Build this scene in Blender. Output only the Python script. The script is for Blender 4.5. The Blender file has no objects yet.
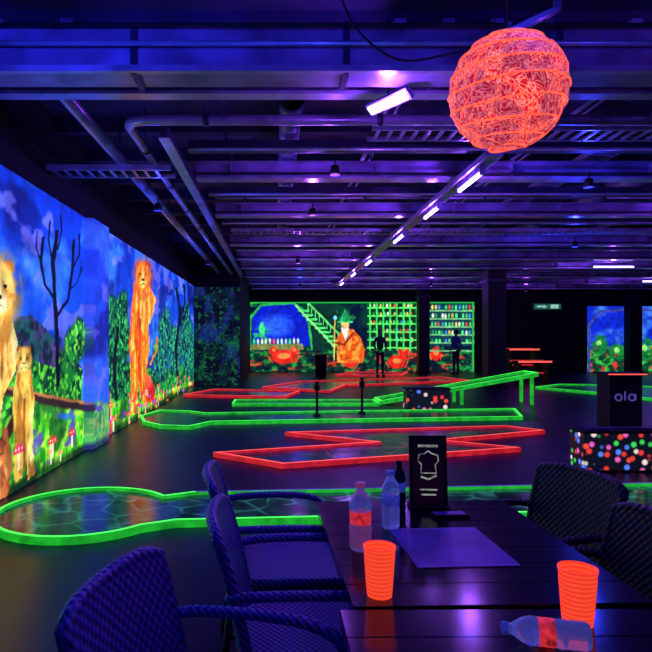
import bpy, math, random
import numpy as np
from mathutils import Vector, Matrix
random.seed(7); np.random.seed(7)
H=1.45; FP=600.0; VX=275.0; VY=337.0
def F(px,py,z=0.0):
    Y=FP*(H-z)/(py-VY); return ((px-VX)*Y/FP,Y)
def s2l(c):
    return tuple(((x/255.)/12.92 if x/255.<=0.04045 else ((x/255.+0.055)/1.055)**2.4) for x in c)

# ---------------------------------------------------------------- materials
def new_mat(name):
    m=bpy.data.materials.new(name); m.use_nodes=True
    nt=m.node_tree; b=nt.nodes['Principled BSDF']; return m,nt,b
def mat(name,base,rough=0.5,metal=0.0,emis=None,es=0.0,noise=0.25,scale=8.0,bump=0.0,spec=0.5,trans=0.0,coat=0.0):
    m,nt,b=new_mat(name)
    tc=nt.nodes.new('ShaderNodeTexCoord'); n=nt.nodes.new('ShaderNodeTexNoise')
    n.inputs['Scale'].default_value=scale; n.inputs['Detail'].default_value=5
    nt.links.new(tc.outputs['Object'],n.inputs['Vector'])
    mr=nt.nodes.new('ShaderNodeMapRange'); mr.inputs['From Min'].default_value=.3; mr.inputs['From Max'].default_value=.7
    mr.inputs['To Min'].default_value=1-noise; mr.inputs['To Max'].default_value=1+noise
    nt.links.new(n.outputs['Fac'],mr.inputs['Value'])
    def tinted(col,sock):
        v=nt.nodes.new('ShaderNodeVectorMath'); v.operation='SCALE'; v.inputs[0].default_value=col[:3]
        nt.links.new(mr.outputs[0],v.inputs['Scale']); nt.links.new(v.outputs[0],sock)
    tinted(base,b.inputs['Base Color'])
    b.inputs['Roughness'].default_value=rough; b.inputs['Metallic'].default_value=metal
    b.inputs['Specular IOR Level'].default_value=spec
    b.inputs['Transmission Weight'].default_value=trans; b.inputs['Coat Weight'].default_value=coat
    if emis:
        tinted(emis,b.inputs['Emission Color']); b.inputs['Emission Strength'].default_value=es
    if bump:
        bp=nt.nodes.new('ShaderNodeBump'); bp.inputs['Strength'].default_value=bump; bp.inputs['Distance'].default_value=.02
        nt.links.new(n.outputs['Fac'],bp.inputs['Height']); nt.links.new(bp.outputs[0],b.inputs['Normal'])
    return m
def paint_mat(name,es=0.7):
    m,nt,b=new_mat(name)
    a=nt.nodes.new('ShaderNodeAttribute'); a.attribute_name='Paint'
    nt.links.new(a.outputs['Color'],b.inputs['Base Color']); nt.links.new(a.outputs['Color'],b.inputs['Emission Color'])
    b.inputs['Emission Strength'].default_value=es; b.inputs['Roughness'].default_value=.8
    return m
def wicker_mat(name,c1,c2):
    m,nt,b=new_mat(name)
    tc=nt.nodes.new('ShaderNodeTexCoord'); sp=nt.nodes.new('ShaderNodeSeparateXYZ'); nt.links.new(tc.outputs['Object'],sp.inputs[0])
    def mth(op,a,bv=None,c=None):
        x=nt.nodes.new('ShaderNodeMath'); x.operation=op
        for i,v in enumerate((a,bv,c)):
            if v is None: continue
            if isinstance(v,(int,float)): x.inputs[i].default_value=v
            else: nt.links.new(v,x.inputs[i])
        return x.outputs[0]
    s1=mth('SINE',mth('MULTIPLY',sp.outputs['Y'],210.0))
    xz=mth('ADD',sp.outputs['Z'],sp.outputs['X'])
    s2=mth('SINE',mth('MULTIPLY',xz,260.0))
    p=mth('MULTIPLY_ADD',mth('MULTIPLY',s1,s2),.5,.5)
    mx=nt.nodes.new('ShaderNodeMix'); mx.data_type='RGBA'
    mx.inputs['A'].default_value=(*c1,1); mx.inputs['B'].default_value=(*c2,1)
    nt.links.new(p,mx.inputs['Factor']); nt.links.new(mx.outputs['Result'],b.inputs['Base Color'])
    bp=nt.nodes.new('ShaderNodeBump'); bp.inputs['Strength'].default_value=.8; bp.inputs['Distance'].default_value=.006
    nt.links.new(p,bp.inputs['Height']); nt.links.new(bp.outputs[0],b.inputs['Normal'])
    b.inputs['Roughness'].default_value=.4
    return m
def voro_line_mat(name,base,line,scale,width,rough=.3,es=0.0,metal=0):
    m,nt,b=new_mat(name)
    tc=nt.nodes.new('ShaderNodeTexCoord'); v=nt.nodes.new('ShaderNodeTexVoronoi'); v.feature='DISTANCE_TO_EDGE'
    v.inputs['Scale'].default_value=scale; nt.links.new(tc.outputs['Object'],v.inputs['Vector'])
    r=nt.nodes.new('ShaderNodeValToRGB'); r.color_ramp.elements[0].color=(*line,1); r.color_ramp.elements[1].color=(*base,1)
    r.color_ramp.elements[1].position=width
    nt.links.new(v.outputs['Distance'],r.inputs[0])
    n=nt.nodes.new('ShaderNodeTexNoise'); n.inputs['Scale'].default_value=5; n.inputs['Detail'].default_value=6; nt.links.new(tc.outputs['Object'],n.inputs['Vector'])
    mr=nt.nodes.new('ShaderNodeMapRange'); mr.inputs['From Min'].default_value=.35; mr.inputs['From Max'].default_value=.65; mr.inputs['To Min'].default_value=.3; mr.inputs['To Max'].default_value=1.7
    nt.links.new(n.outputs['Fac'],mr.inputs['Value']); sc=nt.nodes.new('ShaderNodeVectorMath'); sc.operation='SCALE'
    nt.links.new(r.outputs[0],sc.inputs[0]); nt.links.new(mr.outputs[0],sc.inputs['Scale'])
    nt.links.new(sc.outputs[0],b.inputs['Base Color'])
    b.inputs['Roughness'].default_value=rough
    if es: nt.links.new(sc.outputs[0],b.inputs['Emission Color']); b.inputs['Emission Strength'].default_value=es
    return m
def bubbles_mat(name,scale):
    m,nt,b=new_mat(name)
    tc=nt.nodes.new('ShaderNodeTexCoord'); v=nt.nodes.new('ShaderNodeTexVoronoi'); v.inputs['Scale'].default_value=scale
    v.inputs['Randomness'].default_value=.75
    nt.links.new(tc.outputs['Object'],v.inputs['Vector'])
    lt=nt.nodes.new('ShaderNodeMapRange'); lt.inputs['From Min'].default_value=.42; lt.inputs['From Max'].default_value=.2
    nt.links.new(v.outputs['Distance'],lt.inputs['Value'])
    hs=nt.nodes.new('ShaderNodeSeparateColor'); nt.links.new(v.outputs['Color'],hs.inputs[0])
    r=nt.nodes.new('ShaderNodeValToRGB'); r.color_ramp.interpolation='CONSTANT'
    cols=[(1,.05,.03),(.05,.8,.1),(1,.12,.5),(.1,.25,1),(1,.8,.7),(1,.08,.04)]
    els=r.color_ramp.elements
    els[0].color=(*cols[0],1); els[1].position=1/6; els[1].color=(*cols[1],1)
    for i in range(2,6):
        e=els.new(i/6); e.color=(*cols[i],1)
    nt.links.new(hs.outputs[0],r.inputs[0])
    mx=nt.nodes.new('ShaderNodeMix'); mx.data_type='RGBA'; mx.inputs['A'].default_value=(.004,.004,.012,1)
    nt.links.new(lt.outputs[0],mx.inputs['Factor']); nt.links.new(r.outputs[0],mx.inputs['B'])
    nt.links.new(mx.outputs['Result'],b.inputs['Base Color']); nt.links.new(mx.outputs['Result'],b.inputs['Emission Color'])
    b.inputs['Emission Strength'].default_value=.95
    return m
def lantern_mat():
    m,nt,b=new_mat('lantern_paper')
    tc=nt.nodes.new('ShaderNodeTexCoord')
    n=nt.nodes.new('ShaderNodeTexNoise'); n.inputs['Scale'].default_value=9; n.inputs['Detail'].default_value=6; n.inputs['Distortion'].default_value=1.5
    nt.links.new(tc.outputs['Object'],n.inputs['Vector'])
    ad=nt.nodes.new('ShaderNodeMix'); ad.data_type='RGBA'; ad.inputs['Factor'].default_value=.2
    nt.links.new(tc.outputs['Object'],ad.inputs['A']); nt.links.new(n.outputs['Color'],ad.inputs['B'])
    v=nt.nodes.new('ShaderNodeTexVoronoi'); v.feature='DISTANCE_TO_EDGE'; v.inputs['Scale'].default_value=40
    nt.links.new(ad.outputs['Result'],v.inputs['Vector'])
    r=nt.nodes.new('ShaderNodeValToRGB'); e=r.color_ramp.elements
    e[0].color=(1,.36,.30,1); e[1].color=(.62,.012,.03,1); e[1].position=.2
    x=e.new(.08); x.color=(.95,.07,.05,1)
    nt.links.new(v.outputs['Distance'],r.inputs[0])
    mx=nt.nodes.new('ShaderNodeMix'); mx.data_type='RGBA'; mx.blend_type='MULTIPLY'; mx.inputs['Factor'].default_value=1
    r2=nt.nodes.new('ShaderNodeValToRGB'); r2.color_ramp.elements[0].position=.38; r2.color_ramp.elements[0].color=(.5,.45,.9,1); r2.color_ramp.elements[1].position=.58
    nt.links.new(n.outputs['Fac'],r2.inputs[0])
    nt.links.new(r.outputs[0],mx.inputs['A']); nt.links.new(r2.outputs[0],mx.inputs['B'])
    nt.links.new(mx.outputs['Result'],b.inputs['Base Color']); nt.links.new(mx.outputs['Result'],b.inputs['Emission Color'])
    b.inputs['Emission Strength'].default_value=1.1; b.inputs['Roughness'].default_value=.7
    return m

BLACK=mat('black_paint',(.004,.004,.007),.7)
STEEL=mat('painted_steel',(.36,.28,.60),.36,.3,noise=.6,scale=2.5,bump=.2)
STEELD=mat('dark_steel',(.06,.05,.14),.45,.3,noise=.5,scale=3)
PIPE=mat('pipe_and_lit_edge_paint',(.55,.45,.78),.28,.4,noise=.4,scale=4)
SLAB=mat('ceiling_concrete',(.05,.035,.13),.75,noise=.85,scale=1.1,bump=.5)
TUBE=mat('uv_tube',(.6,.5,1),.4,emis=(.5,.38,1),es=10,noise=0)
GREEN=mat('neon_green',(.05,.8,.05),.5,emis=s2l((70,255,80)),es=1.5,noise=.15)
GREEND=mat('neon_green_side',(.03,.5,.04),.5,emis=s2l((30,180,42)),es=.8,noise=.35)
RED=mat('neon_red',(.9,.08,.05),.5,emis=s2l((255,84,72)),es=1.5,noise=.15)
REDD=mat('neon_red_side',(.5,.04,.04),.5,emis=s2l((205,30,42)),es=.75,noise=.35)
LAV=mat('lavender_rim_light_and_trim',(.3,.2,.6),.5,emis=s2l((90,50,190)),es=.45)  # purple light on the lane rim painted as glow; also placemat trim
def orange_mat():
    m,nt,b=new_mat('fluorescent_plastic')
    tc=nt.nodes.new('ShaderNodeTexCoord')
    w=nt.nodes.new('ShaderNodeTexWave'); w.bands_direction='Z'; w.inputs['Scale'].default_value=28; w.inputs['Distortion'].default_value=1.2; nt.links.new(tc.outputs['Object'],w.inputs['Vector'])
    r=nt.nodes.new('ShaderNodeValToRGB'); r.color_ramp.elements[0].color=(.88,.035,.016,1); r.color_ramp.elements[1].color=(1,.085,.028,1)
    nt.links.new(w.outputs['Fac'],r.inputs[0]); nt.links.new(r.outputs[0],b.inputs['Base Color']); nt.links.new(r.outputs[0],b.inputs['Emission Color'])
    b.inputs['Emission Strength'].default_value=.95; b.inputs['Roughness'].default_value=.25
    return m
ORANGE=orange_mat()

# ---------------------------------------------------------------- mesh builder
class MB:
    def __init__(s): s.v=[];s.f=[];s.m=[];s.sm=[];s.mats=[]
    def mi(s,m):
        if m not in s.mats: s.mats.append(m)
        return s.mats.index(m)
    def add(s,vs,fs,m,smooth=False,M=None):
        o=len(s.v)
        for v in vs: s.v.append(tuple(M@Vector(v)) if M is not None else tuple(v))
        i=s.mi(m)
        for f in fs: s.f.append(tuple(o+k for k in f)); s.m.append(i); s.sm.append(smooth)
    def box(s,c,d,m,M=None):
        x,y,z=[k/2 for k in d]
        vs=[(c[0]+a*x,c[1]+b*y,c[2]+e*z) for a in(-1,1) for b in(-1,1) for e in(-1,1)]
        fs=[(0,1,3,2),(4,6,7,5),(0,4,5,1),(2,3,7,6),(0,2,6,4),(1,5,7,3)]
        s.add(vs,fs,m,False,M)
    def bb(s,x0,x1,y0,y1,z0,z1,m,M=None):
        s.box(((x0+x1)/2,(y0+y1)/2,(z0+z1)/2),(x1-x0,y1-y0,z1-z0),m,M)
    def tube(s,path,r,m,n=10,closed=False,flat=1.0,M=None,caps=True):
        P=[Vector(p) for p in path]; N=len(P); rr=r if isinstance(r,(list,tuple)) else [r]*N
        vs=[];up=None
        for i in range(N):
            a=P[(i-1)%N] if (i>0 or closed) else P[i]; b=P[(i+1)%N] if (i<N-1 or closed) else P[i]
            t=(b-a).normalized()
            if up is None: up=Vector((0,0,1)) if abs(t.z)<.9 else Vector((1,0,0))
            side=t.cross(up).normalized(); up=side.cross(t).normalized()
            for k in range(n):
                an=2*math.pi*k/n
                vs.append(P[i]+side*math.cos(an)*rr[i]+up*math.sin(an)*rr[i]*flat)
        fs=[]
        for i in range(N if closed else N-1):
            j=(i+1)%N
            for k in range(n): fs.append((i*n+k,i*n+(k+1)%n,j*n+(k+1)%n,j*n+k))
        if not closed and caps: fs.append(tuple(range(n))[::-1]); fs.append(tuple((N-1)*n+k for k in range(n)))
        s.add(vs,fs,m,True,M)
    def lathe(s,prof,m,n=32,M=None,rmod=None):
        vs=[];fs=[]
        for (r,z) in prof:
            for k in range(n):
                a=2*math.pi*k/n; q=r*(rmod(a,z) if rmod else 1)
                vs.append((q*math.cos(a),q*math.sin(a),z))
        for i in range(len(prof)-1):
            for k in range(n): fs.append((i*n+k,i*n+(k+1)%n,(i+1)*n+(k+1)%n,(i+1)*n+k))
        s.add(vs,fs,m,True,M)
    def ball(s,c,r,m,n=16,f=None):
        vs=[];fs=[]
        for i in range(n+1):
            t=math.pi*i/n
            for k in range(n*2):
                a=math.pi*k/n; p=[math.sin(t)*math.cos(a),math.sin(t)*math.sin(a),math.cos(t)]
                if f: p=f(p)
                vs.append((c[0]+p[0]*r[0],c[1]+p[1]*r[1],c[2]+p[2]*r[2]))
        for i in range(n):
            for k in range(2*n): fs.append((i*2*n+k,(i+1)*2*n+k,(i+1)*2*n+(k+1)%(2*n),i*2*n+(k+1)%(2*n)))
        s.add(vs,fs,m,True)
    def build(s,name,loc=(0,0,0),rot=(0,0,0),bevel=0.0,parent=None):
        me=bpy.data.meshes.new(name); me.from_pydata(s.v,[],s.f)
        for m in s.mats: me.materials.append(m)
        me.polygons.foreach_set('material_index',s.m); me.polygons.foreach_set('use_smooth',s.sm); me.update()
        ob=bpy.data.objects.new(name,me); bpy.context.collection.objects.link(ob)
        ob.location=loc; ob.rotation_euler=rot
        if parent: ob.parent=parent
        if bevel:
            b=ob.modifiers.new('bevel','BEVEL'); b.width=bevel; b.segments=2; b.limit_method='ANGLE'
        return ob

# ---------------------------------------------------------------- room shell
XL=-2.45; YB=25.0; ZC=3.9; XR=17.0
b=MB(); FLO=mat('hall_floor_carpet',(.017,.012,.050),.38,noise=.6,scale=2.5,bump=.05,spec=.35)
FLS=mat('seating_floor_laminate',(.010,.005,.024),.3,noise=.4,scale=4,spec=.35)
b.bb(XL-.2,XR,3.95,YB+.2,-.1,0,FLO); b.bb(XL-.2,XR,-2,3.95,-.1,0.0,FLS); b.build('floor')
b=MB(); b.bb(XL-.2,XR,-2,YB+.2,ZC,ZC+.15,SLAB)
for i in range(22):
    b.bb(XL,XR,1.2+i*1.1,1.32+i*1.1,ZC-.16,ZC,SLAB)
b.build('ceiling')
WB=mat('wall_black_matte',(.005,.005,.012),.85)
b=MB(); b.bb(XL-.2,XL,-2,18.0,0,ZC,WB); b.build('wall_left')
b=MB(); b.bb(XL-.2,-1.05,18.0,18.3,0,ZC,WB); b.bb(-1.35,-1.05,18.3,YB,0,ZC,WB); b.build('wall_alcove')
b=MB(); b.bb(-1.35,XR,YB,YB+.2,0,ZC,WB); b.build('wall_back')
b=MB(); b.bb(XR,XR+.2,-2,YB+.2,0,ZC,WB); b.build('wall_right')

# ---------------------------------------------------------------- mural painting
def hsh(ix,iy,seed):
    n=(ix.astype(np.int64)*374761393+iy.astype(np.int64)*668265263+seed*1442695041)&0x7fffffff
    n=((n^(n>>13))*1274126177)&0x7fffffff
    return ((n^(n>>16))&0xffff)/65535.0
def vn(x,y,seed=0):
    ix=np.floor(x);iy=np.floor(y);fx=x-ix;fy=y-iy
    fx=fx*fx*(3-2*fx);fy=fy*fy*(3-2*fy)
    a=hsh(ix,iy,seed);b=hsh(ix+1,iy,seed);c=hsh(ix,iy+1,seed);d=hsh(ix+1,iy+1,seed)
    return (a*(1-fx)+b*fx)*(1-fy)+(c*(1-fx)+d*fx)*fy
def fbm(x,y,seed=0,o=4):
    t=0;a=.5;s=0
    for i in range(o): t=t+a*vn(x*2**i,y*2**i,seed+i*7); s+=a; a*=.5
    return t/s
class Canvas:
    def __init__(s,u,v,x,y):
        s.u0=u;s.v0=v;s.u=u.copy();s.v=v.copy();s.x=x;s.y=y;s.c=np.zeros(u.shape+(3,))
    def warp(s,amt,sc=3,seed=50):
        s.u=s.u0+(fbm(s.x*sc,s.y*sc,seed)-.5)*amt; s.v=s.v0+(fbm(s.x*sc,s.y*sc,seed+9)-.5)*amt
    def bl(s,m,col):
        m=np.clip(m,0,1)[...,None]; s.c=s.c*(1-m)+np.array(col,float)*m
    def poly(s,p):
        x=s.u;y=s.v;ins=np.zeros(x.shape,bool);n=len(p)
        for i in range(n):
            x1,y1=p[i];x2,y2=p[(i+1)%n]
            if y1==y2: continue
            cnd=((y1>y)!=(y2>y))&(x<(x2-x1)*(y-y1)/(y2-y1)+x1); ins^=cnd
        return ins.astype(float)
    def ell(s,cx,cy,rx,ry,soft=.15):
        d=np.sqrt(((s.u-cx)/rx)**2+((s.v-cy)/ry)**2); return np.clip((1-d)/soft+.5,0,1)
    def stroke(s,p,w):
        m=np.zeros(s.u.shape)
        for (x1,y1),(x2,y2) in zip(p[:-1],p[1:]):
            dx=x2-x1;dy=y2-y1;L=dx*dx+dy*dy+1e-9
            t=np.clip(((s.u-x1)*dx+(s.v-y1)*dy)/L,0,1)
            d=np.hypot(s.u-x1-t*dx,s.v-y1-t*dy); m=np.maximum(m,np.clip((w-d)/(.4*w)+.3,0,1))
        return m
def grid_obj(name,pos,c,matr):
    ny,nx=pos.shape[:2]
    vs=pos.reshape(-1,3); idx=np.arange(nx*ny).reshape(ny,nx)
    f=np.stack([idx[:-1,:-1],idx[:-1,1:],idx[1:,1:],idx[1:,:-1]],-1).reshape(-1,4)
    me=bpy.data.meshes.new(name); me.vertices.add(len(vs)); me.vertices.foreach_set('co',vs.astype(np.float32).ravel())
    me.loops.add(f.size); me.loops.foreach_set('vertex_index',f.astype(np.int32).ravel())
    me.polygons.add(len(f)); me.polygons.foreach_set('loop_start',(np.arange(len(f))*4).astype(np.int32))
    me.polygons.foreach_set('loop_total',np.full(len(f),4,np.int32)); me.update(calc_edges=True)
    at=me.color_attributes.new('Paint','FLOAT_COLOR','POINT')
    q=np.clip(c.reshape(-1,3)/255.,0,1); lin=np.where(q<=.04045,q/12.92,((q+.055)/1.055)**2.4)
    at.data.foreach_set('color',np.concatenate([lin,np.ones((len(lin),1))],1).astype(np.float32).ravel())
    me.materials.append(matr); ob=bpy.data.objects.new(name,me); bpy.context.collection.objects.link(ob); return ob

PM=paint_mat('fluorescent_mural_paint',1.15); PM2=paint_mat('fluorescent_mural_paint_bright',1.3)
# ---- left jungle mural
ys=np.concatenate([np.arange(2.2,8,.018),np.arange(8,18.0,.025)]); zs=np.arange(0.0,2.985,.0145)
Yg,Zg=np.meshgrid(ys,zs)
U=VX-FP*2.43/Yg; V=VY-FP*(Zg-H)/Yg
cv=Canvas(U,V,Yg,Zg)
zz=Zg/3
cv.c=np.stack([10+25*(1-zz),50+75*(1-zz),190+65*(1-zz)],-1)
cl=fbm(Yg*.9,Zg*1.8,3,5); cv.bl(np.clip((cl-.5)*5,0,.75),(60,135,255))
cl=fbm(Yg*.7,Zg*1.5,13,5); cv.bl(np.clip((cl-.55)*6,0,.7),(10,20,105))
cl=fbm(Yg*1.7,Zg*3,23,5); cv.bl(np.clip((cl-.6)*8,0,.55),(140,130,250))
lf=fbm(Yg*9,Zg*9,31,4); lf2=fbm(Yg*16,Zg*16,41,3); bl=fbm(Yg*22,Zg*3.5,61,3)
def leafy(m,dark,mid,lite):
    cv.bl(m,dark); cv.bl(m*np.clip((lf-.43)*7,0,1),mid); cv.bl(m*np.clip((lf2-.55)*9,0,1),lite)
cv.warp(10,2.5)
leafy(cv.poly([(-260,300),(-120,320),(-40,335),(0,350),(12,330),(22,318),(34,316),(50,335),(62,350),(84,372),(84,420),(-260,480)]),(16,36,50),(26,85,75),(70,60,120))
leafy(cv.poly([(-260,370),(0,385),(30,362),(84,372),(84,420),(-260,500)]),(8,55,30),(25,135,40),(100,225,55))
leafy(cv.poly([(104,375),(125,362),(160,370),(196,360),(196,420),(104,430)]),(8,50,45),(20,130,60),(70,220,80))
for (a,c,rx,ry) in [(74,345,11,20),(66,362,10,12),(79,330,7,14)]: leafy(cv.ell(a,c,rx,ry,.3),(8,50,30),(25,140,50),(120,220,60))
for (a,c,rx,ry) in [(112,318,9,22),(120,335,11,30),(110,352,9,26),(124,308,6,18),(116,372,12,22)]: leafy(cv.ell(a,c,rx,ry,.3),(4,34,38),(14,105,65),(55,200,85))
for (a,c,rx,ry) in [(166,332,6,24),(176,350,7,24),(186,330,5,28),(189,350,6,28),(161,358,7,22)]: leafy(cv.ell(a,c,rx,ry,.3),(6,40,70),(20,110,110),(60,210,120))
cv.warp(5,4)
g=np.clip((cv.v-np.interp(cv.u,[-260,0,40,84,104,160,196],[500,420,398,400,402,392,378]))/4,0,1)
cv.bl(g,(38,165,30)); cv.bl(g*np.clip((bl-.4)*6,0,1),(90,235,40)); cv.bl(g*np.clip((lf2-.54)*8,0,.9),(185,250,60)); cv.bl(g*np.clip((fbm(Yg*1.5,Zg*2.5,77)-.55)*7,0,.7),(12,65,30))
cv.bl(g*np.clip((fbm(Yg*2.5,Zg*5,87)-.64)*9,0,.8),(90,60,190))
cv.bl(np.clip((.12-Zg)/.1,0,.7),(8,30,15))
cv.bl(cv.ell(66,416,9,3.5,.6)*.7,(40,90,230))
cv.warp(2,6)
DK=(8,12,30)
for p,w in [([(58,385),(57,340),(55,300),(53,262),(57,232)],2.0),([(56,318),(68,300),(72,270),(74,240)],1.4),([(55,300),(45,285),(41,262),(43,238)],1.4),
            ([(53,262),(48,240),(50,222)],1.0),([(57,250),(62,232),(61,215)],.9),([(72,270),(79,255),(80,235)],.9),([(41,262),(36,248),(37,232)],.8),([(70,290),(78,282),(82,268)],.7)]:
    cv.bl(cv.stroke(p,w),DK)
cv.bl(cv.stroke([(116,400),(114,360),(118,330)],1.6),(14,20,24)); cv.bl(cv.stroke([(178,385),(176,350),(180,310),(176,288)],1.2),(8,14,40)); cv.bl(cv.stroke([(180,325),(185,300),(184,285)],.8),(8,14,40))
cv.bl(cv.stroke([(183,320),(190,300)],.8),(8,14,40))
cv.warp(4,5)
cv.bl(cv.stroke([(-80,372),(0,390),(35,398),(84,408)],5.0),(50,34,30)); cv.bl(cv.stroke([(-80,368),(0,386),(35,394),(84,404)],1.6),(170,115,60))
cv.bl(cv.stroke([(-20,470),(4,440),(20,410)],4.5),(70,38,30)); cv.bl(cv.stroke([(-4,500),(10,470),(4,430)],3.2),(170,95,50))
def lion(head,hr,body,leg,cb,cs,chl,mane=None):
    hx,hy=head; rx,ry=hr
    m=cv.poly(body); cv.bl(m,cb)
    cv.bl(m*np.clip((fbm(Yg*10,Zg*4,91)-.47)*6,0,.75),cs); cv.bl(m*np.clip((fbm(Yg*7,Zg*3,95)-.5)*6,0,.9),chl); cv.bl(m*np.clip((fbm(Yg*40,Zg*14,97)-.6)*8,0,.6),cs)
    for p in leg: cv.bl(cv.stroke(p,1.3),cs)
    if mane: cv.bl(cv.ell(hx,hy+ry*.15,rx*1.35,ry*1.4,.5)*np.clip((fbm(Yg*12,Zg*9,99)-.3)*4,0,1),mane)
    cv.bl(cv.ell(hx-rx*.6,hy-ry*.75,rx*.33,ry*.3,.3),cs); cv.bl(cv.ell(hx+rx*.6,hy-ry*.75,rx*.33,ry*.3,.3),cs)
    cv.bl(cv.ell(hx,hy,rx,ry,.25),cb); cv.bl(cv.ell(hx,hy,rx,ry,.25)*np.clip((fbm(Yg*14,Zg*12,98)-.5)*5,0,.7),cs)
    cv.bl(cv.ell(hx,hy+ry*.45,rx*.5,ry*.4,.5),chl); cv.bl(cv.ell(hx,hy-ry*.1,rx*.2,ry*.5,.6)*.7,chl)
    for k in(-1,1): cv.bl(cv.ell(hx+k*rx*.4,hy-ry*.12,rx*.13,ry*.08,.3),(20,12,10)); cv.bl(cv.stroke([(hx+k*rx*.2,hy-ry*.02),(hx+k*rx*.3,hy+ry*.35)],.5)*.6,cs)
    cv.bl(cv.ell(hx,hy+ry*.26,rx*.2,ry*.1,.3),(60,20,30)); cv.bl(cv.stroke([(hx-rx*.3,hy+ry*.62),(hx,hy+ry*.52),(hx+rx*.3,hy+ry*.62)],.5),(60,20,20))
cv.warp(2,5)
lion((-1,290),(16,28),[(-60,300),(-10,300),(12,315),(18,345),(15,372),(4,395),(-2,440),(-14,450),(-20,400),(-70,400)],[[(2,340),(2,380)]],(240,205,95),(180,110,30),(250,245,170),(200,145,45))
lion((24,360),(8,13),[(17,370),(31,370),(34,400),(33,440),(35,474),(28,480),(24,440),(22,478),(15,484),(14,440),(12,400)],[[(24,400),(24,470)]],(235,195,75),(165,95,25),(250,245,140))
lion((-2,456),(8,15),[(-40,450),(0,455),(8,470),(10,490),(6,498),(-40,510)],[],(190,110,50),(120,50,25),(230,170,90))
lion((143,276),(7.5,14),[(134,282),(150,286),(156,300),(153,315),(149,325),(149,350),(147,370),(151,392),(147,408),(140,398),(138,380),(136,414),(130,414),(131,380),(129,345),(131,310)],[[(140,320),(139,380)]],(255,145,20),(230,70,10),(255,225,100),(235,90,15))
cv.bl(cv.stroke([(150,365),(156,352),(157,338)],1.0),(240,130,30))
cv.bl(cv.ell(150,392,5.5,11,.3),(225,40,40)); cv.bl(cv.ell(149,382,3,6,.3),(255,90,60))
lion((107,396),(3.2,8),[(104,402),(110,402),(112,418),(111,436),(104,438),(102,418)],[],(200,60,50),(110,20,50),(240,120,90))
for i in range(46):
    a=random.uniform(104,194); k=random.uniform(0,1); vb=VY+FP*H/(FP*2.43/(VX-a)); vt=np.interp(a,[104,196],[405,382])
    cv.bl(cv.ell(a,vt+(vb-vt)*k,1.0,1.7,.4),random.choice([(230,60,60),(250,230,90),(190,80,220),(250,120,30)]))
# mushrooms and flowers along the foot of the wall
for i in range(34):
    yy=random.uniform(4.6,17.5); zc=random.uniform(.08,.5); rr=random.uniform(.05,.12)
    dd=np.sqrt(((Yg-yy)/(rr*1.3))**2+((Zg-zc)/(rr*.7))**2)
    cap=np.clip((1-dd)/.25,0,1)*(Zg>zc-rr*.15)
    stem=(np.abs(Yg-yy)<rr*.28)&(Zg<zc)&(Zg>zc-rr*1.6)
    cv.bl(stem.astype(float),(250,225,170)); cv.bl(cap,random.choice([(240,40,30),(255,110,20),(235,50,90)]))
    for q in range(3): cv.bl(np.clip((1-np.hypot(Yg-yy-(q-1)*rr*.6,Zg-zc-rr*.2)/(rr*.15))*3,0,1),(255,240,200))
cv.bl(((Yg>7.62)&(Yg<8.5)).astype(float)*.32,(50,45,190))
cv.c*= (0.68+.6*fbm(Yg*6,Zg*6,101)[...,None])
relief=np.where((Yg>7.7)&(Yg<8.45),.10,.0)
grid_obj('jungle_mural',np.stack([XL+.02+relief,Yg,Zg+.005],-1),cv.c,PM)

# ---- back wall: wizard library mural
xs=np.arange(-1.03,8.3,.02); zs=np.arange(0,2.92,.02); Xg,Zg=np.meshgrid(xs,zs)
yb=24.97; U=VX+FP*Xg/yb; V=VY-FP*(Zg-H)/yb; cv=Canvas(U,V,Xg,Zg)
cv.c=np.zeros(U.shape+(3,))+np.array((6,22,50.)); cv.bl(np.clip((fbm(Xg*1.5,Zg*1.5,5)-.45)*4,0,.8),(8,70,45)); cv.bl(np.clip((fbm(Xg*4,Zg*4,15)-.58)*6,0,.8),(30,150,60))
cv.warp(1.0,3)
cv.bl(cv.poly([(252,346),(252,318),(262,306),(292,304),(306,314),(310,346)]),(12,30,190)); cv.bl(cv.ell(276,326,16,11,.7),(40,90,255))
leafy2=np.clip((fbm(Xg*6,Zg*6,75)-.5)*8,0,1)
cv.bl(cv.ell(262,336,9,9,.4)*leafy2,(30,160,110)); cv.bl(cv.ell(262,330,3,8,.4),(60,220,120))
for p in [[(250,352),(250,318),(261,305),(293,303),(308,314),(312,350)],[(244,352),(244,304),(262,302)]]: cv.bl(cv.stroke(p,1.3),(40,180,80))
cv.bl(cv.poly([(312,350),(312,305),(336,305),(338,350)]),(10,50,40))
for i in range(9):
    a=299+i*4.2; c=311+i*4.3; cv.bl(cv.stroke([(a,c),(a+9,c)],1.2),(70,240,110)); cv.bl(cv.stroke([(a,c+2),(a+9,c+2)],.8),(10,70,40))
cv.bl(cv.stroke([(296,306),(334,346)],1.0),(150,255,140)); cv.bl(cv.stroke([(308,303),(345,340)],1.0),(90,230,110))
for i in range(10): cv.bl(cv.stroke([(308+i*3.8,303+i*3.8),(308+i*3.8,310+i*3.8)],.4),(120,240,130))
cv.bl(cv.poly([(252,344),(302,344),(304,350),(250,350)]),(120,130,70))
for i in range(12): cv.bl(cv.ell(254+i*4,341.5,1.1,3,.4),random.choice([(250,230,150),(60,200,240),(240,90,40),(60,240,90),(200,255,200)]))
cv.bl(cv.poly([(240,351),(475,349),(475,375),(240,375)]),(8,50,40)); cv.bl((V>351)*np.clip((fbm(Xg*5,Zg*7,25)-.48)*6,0,.9),(30,150,60))
cv.bl((V>353)*np.clip((fbm(Xg*3,Zg*7,35)-.6)*7,0,.9),(235,60,40)); cv.bl((V>351)*np.clip((fbm(Xg*3,Zg*6,45)-.55)*7,0,.8),(10,15,40))
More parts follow.
